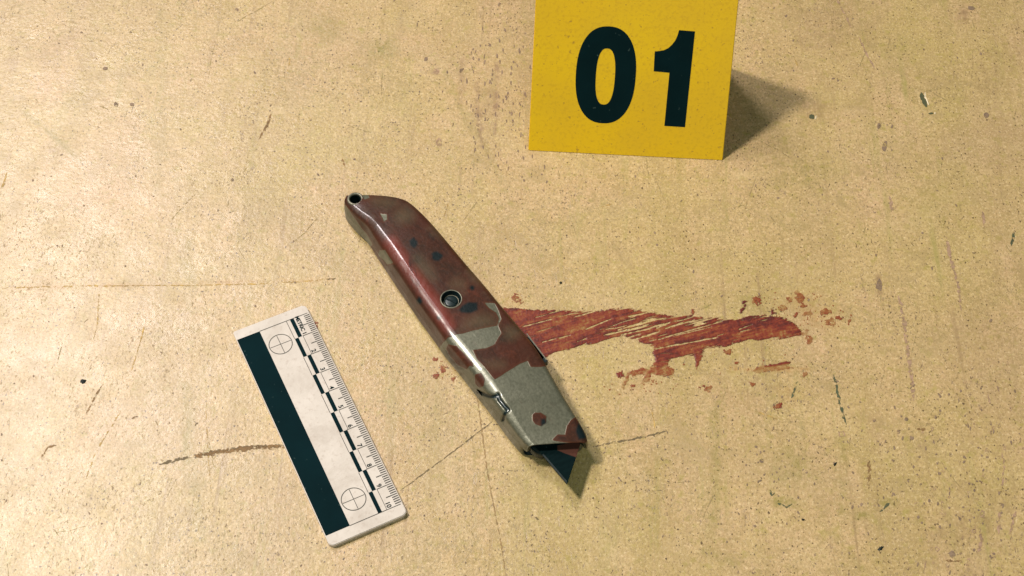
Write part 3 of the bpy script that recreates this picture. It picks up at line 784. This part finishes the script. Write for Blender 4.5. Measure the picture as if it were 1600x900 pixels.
# ------------------------------------------------------------------ utility knife
TAIL = un(555.3, 310.9, 1.6); TAIL[2] = 0
AX = np.array([.6107, -.7919, 0]); LA = np.array([.7919, .6107, 0])
knife = empty('utility_knife', (TAIL[0], TAIL[1], 0), math.atan2(AX[1], AX[0]))
tag(knife, 'grey metal utility knife smeared with dried blood, its blade tip out', 'knife')
# knife local: x = along (s), y = lateral (v, right positive), z up.   local y axis of the empty is +90deg from AX = LA
def kw(P):      # local -> world cm
    P = np.asarray(P, float)
    return TAIL + P[..., 0:1] * AX + P[..., 1:2] * LA + P[..., 2:3] * ZZ
def kl(px, py, z):
    q = un(px, py, z) - TAIL
    return np.stack([q @ AX, q @ LA], -1)
SEAM = .82
right = np.array([(-.47, -.16), (-.44, .02), (-.33, .24), (-.12, .57), (.12, .88), (.27, 1.05), (.63, 1.42), (1.04, 1.73), (1.4, 1.89), (2.0, 1.97), (3, 2.02), (4.4, 2.0), (5.8, 1.98), (7, 1.98),
                  (8.2, 1.95), (9.7, 1.93), (10.6, 1.90), (11.2, 1.84), (11.9, 1.72), (12.6, 1.59), (13.4, 1.47), (14.3, 1.37), (15.0, 1.26), (15.30, 1.12), (15.40, .98)])
left = np.array([(-.47, -.18), (-.42, -.36), (-.25, -.46), (.1, -.50), (.7, -.47), (1.4, -.40), (2.4, -.50), (3.4, -.60), (4.3, -.69), (5.3, -.78), (6.4, -.87), (7.5, -.93),
                 (8.3, -.99), (9.2, -.99), (10.4, -1.02), (11.8, -1.05), (12.6, -1.10), (13.3, -1.12), (13.9, -1.10), (14.12, -1.06)])
def resample(C, n):
    d = np.concatenate([[0], np.cumsum(np.hypot(*np.diff(C, axis=0).T))])
    # Catmull-Rom through the traced points
    P = np.vstack([2 * C[0] - C[1], C, 2 * C[-1] - C[-2]]); out = []
    t = np.linspace(0, 1, n); t = .12 * (1 - (1 - t) ** 2) + .88 * t if False else t
    tt = t * d[-1]
    for x in tt:
        i = min(max(np.searchsorted(d, x) - 1, 0), len(C) - 2); u = (x - d[i]) / (d[i + 1] - d[i] + 1e-9)
        p0, p1, p2, p3 = P[i:i + 4]
        out.append(.5 * ((2 * p1) + (-p0 + p2) * u + (2 * p0 - 5 * p1 + 4 * p2 - p3) * u * u + (-p0 + 3 * p1 - 3 * p2 + p3) * u ** 3))
    return np.array(out)
NS = 300
# march both rims by the along-axis coordinate so that stations run straight across; oblique only at the nose
Ld = resample(left, 1500); Rd = resample(right, 1500)
q = np.linspace(0, 1, NS); q = np.where(q < .08, q * q / .08 * .5 + q * .5, q)
sL = -.47 + (14.12 + .47) * q
sR = -.47 + (15.40 + .47) * q
shear = np.clip((q - .55) / .45, 0, 1) ** 1.5
sR = sL * 1.0 + (15.40 - 14.12) * shear
vL = np.interp(sL, np.maximum.accumulate(Ld[:, 0]), Ld[:, 1]); vR = np.interp(sR, np.maximum.accumulate(Rd[:, 0]), Rd[:, 1])
vL[0] = -.20; vR[0] = -.14
def Ttop(s): return np.interp(s, [-.5, .6, 1.8, 4, 10.5, 12.5, 14.2, 15.4], [1.46, 1.56, 1.72, 1.80, 1.80, 1.66, 1.42, 1.34])
# left top edge: steep shoulder, a broad shallow chamfer that carries the long highlight, then the flat side
edge = [(0., 0.)]
for t0, t1, L_, n_ in ((84, 36, .22, 6), (32, 12, .36, 9), (9, 0, .06, 3)):
    for k_ in range(n_):
        a_ = math.radians(t0 + (t1 - t0) * (k_ + .5) / n_)
        edge.append((edge[-1][0] + math.cos(a_) * L_ / n_, edge[-1][1] + math.sin(a_) * L_ / n_))
def casing(upper):
    rows = []
    nt = 46 if upper else 14; na = 9
    for i in range(NS):
        l = np.array([sL[i] - (0 if upper else .32 * shear[i] ** 6), vL[i]]); r = np.array([sR[i] - (0 if upper else .32 * shear[i] ** 6), vR[i]]); w = np.linalg.norm(r - l); d = (r - l) / w
        T = float(Ttop((sL[i] + sR[i]) / 2))
        prof = []
        rl = min(.44 if sL[i] > 1 else .28 + .16 * max(0, (sL[i] + .5) / 1.5), w * .45); rl = np.interp(sL[i], [12, 14.1], [rl, .24]) if sL[i] > 12 else rl
        rr = min(.26, w * .45)
        if upper:
            zb = SEAM + .004
            inl = .05
            es = min(np.interp(sL[i], [-.5, 1.2, 3, 11, 14.1], [.45, .75, 1, 1, .55]), w * .45 / edge[-1][0]); rise = edge[-1][1] * es
            for k in range(7): prof.append((inl * k / 7, zb + (T - rise - zb) * k / 7))
            for dx, dz in edge: prof.append((inl + dx * es, T - rise + dz * es))
            x0 = inl + edge[-1][0] * es; x1 = w - inl - rr
            for k in range(1, nt):
                u = k / nt; prof.append((x0 + (x1 - x0) * u, T + .025 * math.sin(math.pi * u) * min(1, w)))
            for k in range(na): a = math.pi / 2 * (1 - k / (na - 1)); prof.append((w - inl - rr * (1 - math.cos(a)), T - rr + rr * math.sin(a)))
            for k in range(1, 5): prof.append((w - inl * (1 - k / 4), T - rr + (zb - T + rr) * k / 4))
        else:
            zb = SEAM - .004; r0 = min(.3, w * .4)
            ol = .0
            for k in range(4): prof.append((ol, zb + (r0 - zb) * k / 4))
            for k in range(na): a = math.pi / 2 * k / (na - 1); prof.append((ol + r0 * (1 - math.cos(a)), r0 - r0 * math.sin(a)))
            for k in range(1, nt): u = k / nt; prof.append((ol + r0 + (w - 2 * r0 - 2 * ol) * u, 0))
            for k in range(na): a = math.pi / 2 * (1 - k / (na - 1)); prof.append((w - ol - r0 * (1 - math.cos(a)), r0 - r0 * math.sin(a)))
            for k in range(1, 5): prof.append((w - ol, r0 + (zb - r0) * k / 4))
        rows.append([(*(l + d * x), z) for x, z in prof])
    return np.array(rows)
HOLE = kl(555.3, 310.9, 1.50); HR = .29
SCREW = kl(705, 467.5, 1.80); SR = .43
groove_lines = [([(746, 612), (752, 615), (765, 619.5), (774, 619.5), (778, 617)], 2.6), ([(778, 617), (780, 624), (788, 634), (794, 640)], 3.0), ([(794, 640), (789, 646), (785.5, 657)], 2.2),
                ([(879, 609), (884, 618), (893, 633)], 1.8)]
grey_A = [(690, 538), (700, 528), (713, 522), (722, 521), (750, 514), (777.8, 509), (783, 520), (773, 538), (760, 544), (738, 546.7), (745, 560), (760, 578), (773, 593), (785, 586), (795.6, 579),
          (812, 569), (824.4, 563.3), (829, 573), (840, 574), (856, 572), (960, 640), (930, 760), (800, 760), (675, 560)]
small_grey = [[(594, 334), (604, 335), (605, 343), (600, 346)], [(593, 391), (601, 391), (614.4, 411), (605.6, 413), (591, 399)],
              [(757, 473), (773, 474), (780, 488), (783, 499), (777, 510), (780, 498), (775, 488), (764, 481)], [(566, 303), (574, 303), (577, 309), (569, 312)], [(530, 316), (541, 322), (551, 337), (563, 354), (574, 368), (582, 382), (575, 390), (550, 370), (530, 340)]]
in_red = [[(697, 545), (700, 538), (714, 540), (730, 558), (736, 570), (729, 577), (715, 571), (703, 557)], [(742, 585), (752, 583), (757, 592), (756, 603), (749, 606), (742, 599)],
          [(832, 648), (836, 644.5), (845, 644.5), (854, 650), (853, 660), (845, 665.5), (837, 663), (832, 657)],
          [(862, 688), (871, 679), (883, 679.5), (885.6, 665.6), (892, 656), (900, 651), (910, 652), (922, 668), (925, 690), (900, 694)],
          [(720, 552), (727, 556), (738, 566), (741, 573), (735, 572), (726, 564)]]
dark_p = [ell(646, 379, 6, 7), ell(683, 400, 8, 7), [(722, 478), (733, 472), (746, 473), (746, 484), (736, 489), (722, 488), (717, 484)], [(697, 549), (703, 557), (716, 572), (724, 577), (716, 577), (703, 563)],
          [(846, 655), (852, 654), (853, 661), (846, 665)], [(904, 660), (914, 668), (921, 684), (905, 686), (900, 675)], ell(738, 450, 4, 3.4), ell(655, 470, 4, 5), ell(686, 496, 3, 3)]
thin_p = [[(722, 512), (727, 500), (740, 493), (757, 491), (768, 495), (776, 507), (750, 514)], ell(632, 336, 14, 11), ell(715, 444, 9, 6), ell(690, 360, 14, 8, .7), ell(600, 315, 18, 6, .2), ell(745, 430, 8, 14, -.7), ell(665, 420, 7, 20, -.7), ell(800, 520, 10, 8), ell(775, 570, 12, 4)]
bevel_ridge = [(556.7, 324.4), (580, 345.6), (602.2, 366.7), (622.2, 395.6), (648.9, 433.3), (677, 470)]
def masks(P):
    out = {}
    g = sdpoly(P, grey_A)
    for s in small_grey: g = np.maximum(g, sdpoly(P, s))
    for s in in_red: g = np.minimum(g, -sdpoly(P, s))
    out['blood'] = -g
    dk = np.full(len(P), -99.)
    for s in dark_p: dk = np.maximum(dk, sdpoly(P, s))
    out['dark'] = dk
    tn = np.full(len(P), -99.)
    for s in thin_p: tn = np.maximum(tn, sdpoly(P, s))
    out['thin'] = tn
    gr = np.full(len(P), -99.)
    for ln, w in groove_lines: gr = np.maximum(gr, w - sdline(P, ln))
    out['groove'] = gr
    out['wet'] = 10 - sdline(P, bevel_ridge + [(702, 513), (727, 544), (756, 582), (782, 616), (793, 639), (823, 686)])
    out['ridge'] = 7 - sdline(P, [(612, 380), (622, 395), (649, 432), (677, 470), (700, 508)])
    return out
def build_casing(upper):
    rows = casing(upper); n, m, _ = rows.shape
    V = rows.reshape(-1, 3); px_ = pr(kw(V))
    mk = masks(px_)
    if upper:   # sink the groove
        rowsG = np.gradient(rows, axis=1); tang = np.gradient(rows, axis=0)
        nrm = np.cross(tang.reshape(-1, 3), rowsG.reshape(-1, 3)); nrm /= np.linalg.norm(nrm, axis=1)[:, None] + 1e-9
        if nrm[(n // 2) * m + m // 2, 2] < 0: nrm = -nrm
        V = V - nrm * (np.clip(mk['groove'] + .8, 0, 2) / 2 * .07)[:, None]
    id_ = np.arange(n * m).reshape(n, m)
    Q = np.stack([id_[:-1, :-1].ravel(), id_[:-1, 1:].ravel(), id_[1:, 1:].ravel(), id_[1:, :-1].ravel()], 1)
    if upper:
        c = V[Q].mean(1)
        k1 = np.hypot(c[:, 0] - HOLE[0], c[:, 1] - HOLE[1]) < HR * .98
        k2 = np.hypot(c[:, 0] - SCREW[0], c[:, 1] - SCREW[1]) < SR * .98
        Q = Q[~((k1 & (c[:, 2] > 1.2)) | (k2 & (c[:, 2] > 1.5)))]
        Q = Q[:, ::-1]
    nm = 'upper_casing' if upper else 'lower_casing'
    # nose: rim turned inwards, then a dark pocket
    last = V[(n - 1) * m:n * m]
    cen = last.mean(0)
    ins = last + (cen - last) * np.array([.0, .075, .13]) ; ins[:, 0] = last[:, 0] + (cen[0] - last[:, 0]) * .075
    back = ins - np.array([.9, 0, 0])
    b0 = len(V); V2 = np.vstack([V, ins, back])
    Fc = [tuple(f) for f in Q]
    for i in range(m - 1):
        a, b = (n - 1) * m + i, (n - 1) * m + i + 1
        Fc.append((a, b, b0 + i + 1, b0 + i)); 
    for i in range(m - 1): Fc.append((b0 + i, b0 + i + 1, b0 + m + i + 1, b0 + m + i))
    o = mesh(nm, V2, Fc, M['casing'], knife, smooth=True)
    o.data.materials.append(M['dark'])
    for p in list(o.data.polygons)[-(m - 1):]: p.material_index = 1
    mk2 = masks(pr(kw(V2)))
    for k_, v_ in mk2.items(): attr(o, k_, v_)
    return o
uc = build_casing(True); uc['label'] = 'upper casing half, mostly covered in brown dried blood'
build_casing(False)
# tail cap walls close because both rims meet there

def lathe(name, cx, cy, prof, mat, parent, n=40, smooth=True):
    V = []; Fc = []
    for i in range(n):
        a = 2 * math.pi * i / n
        for r, z in prof: V.append((cx + r * math.cos(a), cy + r * math.sin(a), z))
    m = len(prof)
    for i in range(n):
        j = (i + 1) % n
        for k in range(m - 1): Fc.append((i * m + k, j * m + k, j * m + k + 1, i * m + k + 1))
    o = mesh(name, V, Fc, mat, parent, smooth=smooth)
    return o
zt = float(Ttop(HOLE[0])) + .0
lathe('lanyard_eyelet', HOLE[0], HOLE[1], [(HR + .075, zt - .02), (HR + .05, zt + .035), (HR - .01, zt + .04), (HR - .045, zt + .0), (HR - .045, .02), (0.001, .02)], M['steel'], knife)
lathe('eyelet_bore', HOLE[0], HOLE[1], [(HR - .05, zt - .03), (HR - .055, .03), (.001, .03)], M['dark'], knife)
zs = float(Ttop(SCREW[0])) + .025
lathe('screw_recess', SCREW[0], SCREW[1], [(SR + .025, zs - .02), (SR + .012, zs + .010), (SR - .02, zs + .006), (SR - .035, zs - .03), (SR - .05, zs - .40), (.001, zs - .40)], M['dark'], knife)
lathe('recess_rim', SCREW[0], SCREW[1], [(SR + .045, zs - .02), (SR + .025, zs + .014), (SR - .01, zs + .012), (SR - .02, zs - .03)], M['steel'], knife)
scr = lathe('screw', SCREW[0], SCREW[1], [(.30, zs - .40), (.30, zs - .20), (.265, zs - .165), (.20, zs - .15), (.001, zs - .14)], M['screw'], knife)
bm = bmesh.new()
bmesh.ops.create_cube(bm, size=1, matrix=Matrix.Translation(Vector((SCREW[0], SCREW[1], zs - .14)) * CM) @ Matrix.Rotation(.5, 4, 'Z') @ Matrix.Diagonal((.46 * CM, .07 * CM, .03 * CM, 1)))
from_bm('screw_slot', bm, M['dark'], scr)
lathe('bright_washer', SCREW[0], SCREW[1], [(.33, zs - .36), (.325, zs - .19), (.30, zs - .185), (.295, zs - .3)], M['steel'], knife)

# blade
BZ = .98
def bl(x, y): return kl(x, y, BZ)
tip = bl(886, 757); le = bl(847, 711); re_ = bl(899.5, 716)
dirF = (re_ - tip) / np.linalg.norm(re_ - tip)
bw = .055
outline = [tip, tip + dirF * 1.9, tip + dirF * 1.9 + [-2.2, .0], np.array([12.9, le[1]]), le]
n = len(outline)
# subdivided flat so that the blood patch has an edge
bm = bmesh.new()
tv = [bm.verts.new(Vector((p[0], p[1], BZ + bw / 2)) * CM) for p in outline]; bv = [bm.verts.new(Vector((p[0], p[1], BZ - bw / 2)) * CM) for p in outline]
ft = bm.faces.new(tv); bm.faces.new(bv[::-1])
for i in range(n): bm.faces.new((tv[i], tv[(i + 1) % n], bv[(i + 1) % n], bv[i]))
bmesh.ops.recalc_face_normals(bm, faces=bm.faces)
bmesh.ops.triangulate(bm, faces=bm.faces)
for _ in range(5): bmesh.ops.subdivide_edges(bm, edges=[e for e in bm.edges if e.calc_length() > .06 * CM], cuts=1)
bmesh.ops.triangulate(bm, faces=bm.faces)
# grind the cutting edge: lower the left rim slightly
blade = from_bm('blade', bm, M['blade'], knife)
co = np.array([v.co[:] for v in blade.data.vertices]) / CM
bpoly = [(862, 694), (905, 690), (912, 716), (899, 714), (884, 711), (872, 704)]
attr(blade, 'blood', sdpoly(pr(kw(co)), bpoly))
blade['label'] = 'dark steel triangular blade tip with a brown blood patch'
# ground bevel line along the cutting edge
gv = [(*le, BZ + bw / 2 + .004), (*(tip + (le - tip) * .02), BZ + bw / 2 + .004), (*(tip + dirF * .10 + (le - tip) * .03), BZ + bw / 2 + .004), (le[0], le[1] + .07, BZ + bw / 2 + .004)]
mesh('ground_edge', gv, [(0, 1, 2, 3)], M['bevel'], blade)
# blade holder: dark block in the nose beside the blade
hp = [kl(824, 695, .75), kl(831, 703, .75), kl(838, 708, .75), kl(846, 711, .75), kl(851, 711, .75), kl(870, 690, .75), kl(835, 688, .75)]
bm = bmesh.new()
tv = [bm.verts.new(Vector((p[0], p[1], .90)) * CM) for p in hp]; bv = [bm.verts.new(Vector((p[0], p[1], .35)) * CM) for p in hp]
bm.faces.new(tv); bm.faces.new(bv[::-1])
for i in range(len(hp)): j = (i + 1) % len(hp); bm.faces.new((tv[i], tv[j], bv[j], bv[i]))
bmesh.ops.recalc_face_normals(bm, faces=bm.faces)
bmesh.ops.bevel(bm, geom=[e for e in bm.edges if e.calc_face_angle(0) > .6], offset=.05 * CM, segments=3, affect='EDGES')
from_bm('blade_holder', bm, M['screw'], knife, True)
# thumb slider: a thin ribbed block on the far side
s0 = kl(826, 524, 1.35); s1 = kl(851, 557, 1.35)
bm = bmesh.new()
for k in range(7):
    c = s0 + (s1 - s0) * (k + .5) / 7
    bmesh.ops.create_cube(bm, size=1, matrix=Matrix.Translation(Vector((c[0], c[1] - .12, 1.12)) * CM) @ Matrix.Diagonal((.17 * CM, .28 * CM, .30 * CM, 1)))
c = (s0 + s1) / 2
bmesh.ops.create_cube(bm, size=1, matrix=Matrix.Translation(Vector((c[0], c[1] - .17, 1.10)) * CM) @ Matrix.Diagonal((1.62 * CM, .30 * CM, .34 * CM, 1)))
from_bm('thumb_slider', bm, M['screw'], knife)
bm = bmesh.new()
ang = math.atan2(s1[1] - s0[1], s1[0] - s0[0])
bmesh.ops.create_cube(bm, size=1, matrix=Matrix.Translation(Vector((c[0], c[1] + .0, 1.285)) * CM) @ Matrix.Rotation(ang, 4, 'Z') @ Matrix.Diagonal((1.5 * CM, .045 * CM, .03 * CM, 1)))
from_bm('slider_edge', bm, M['steel'], knife)
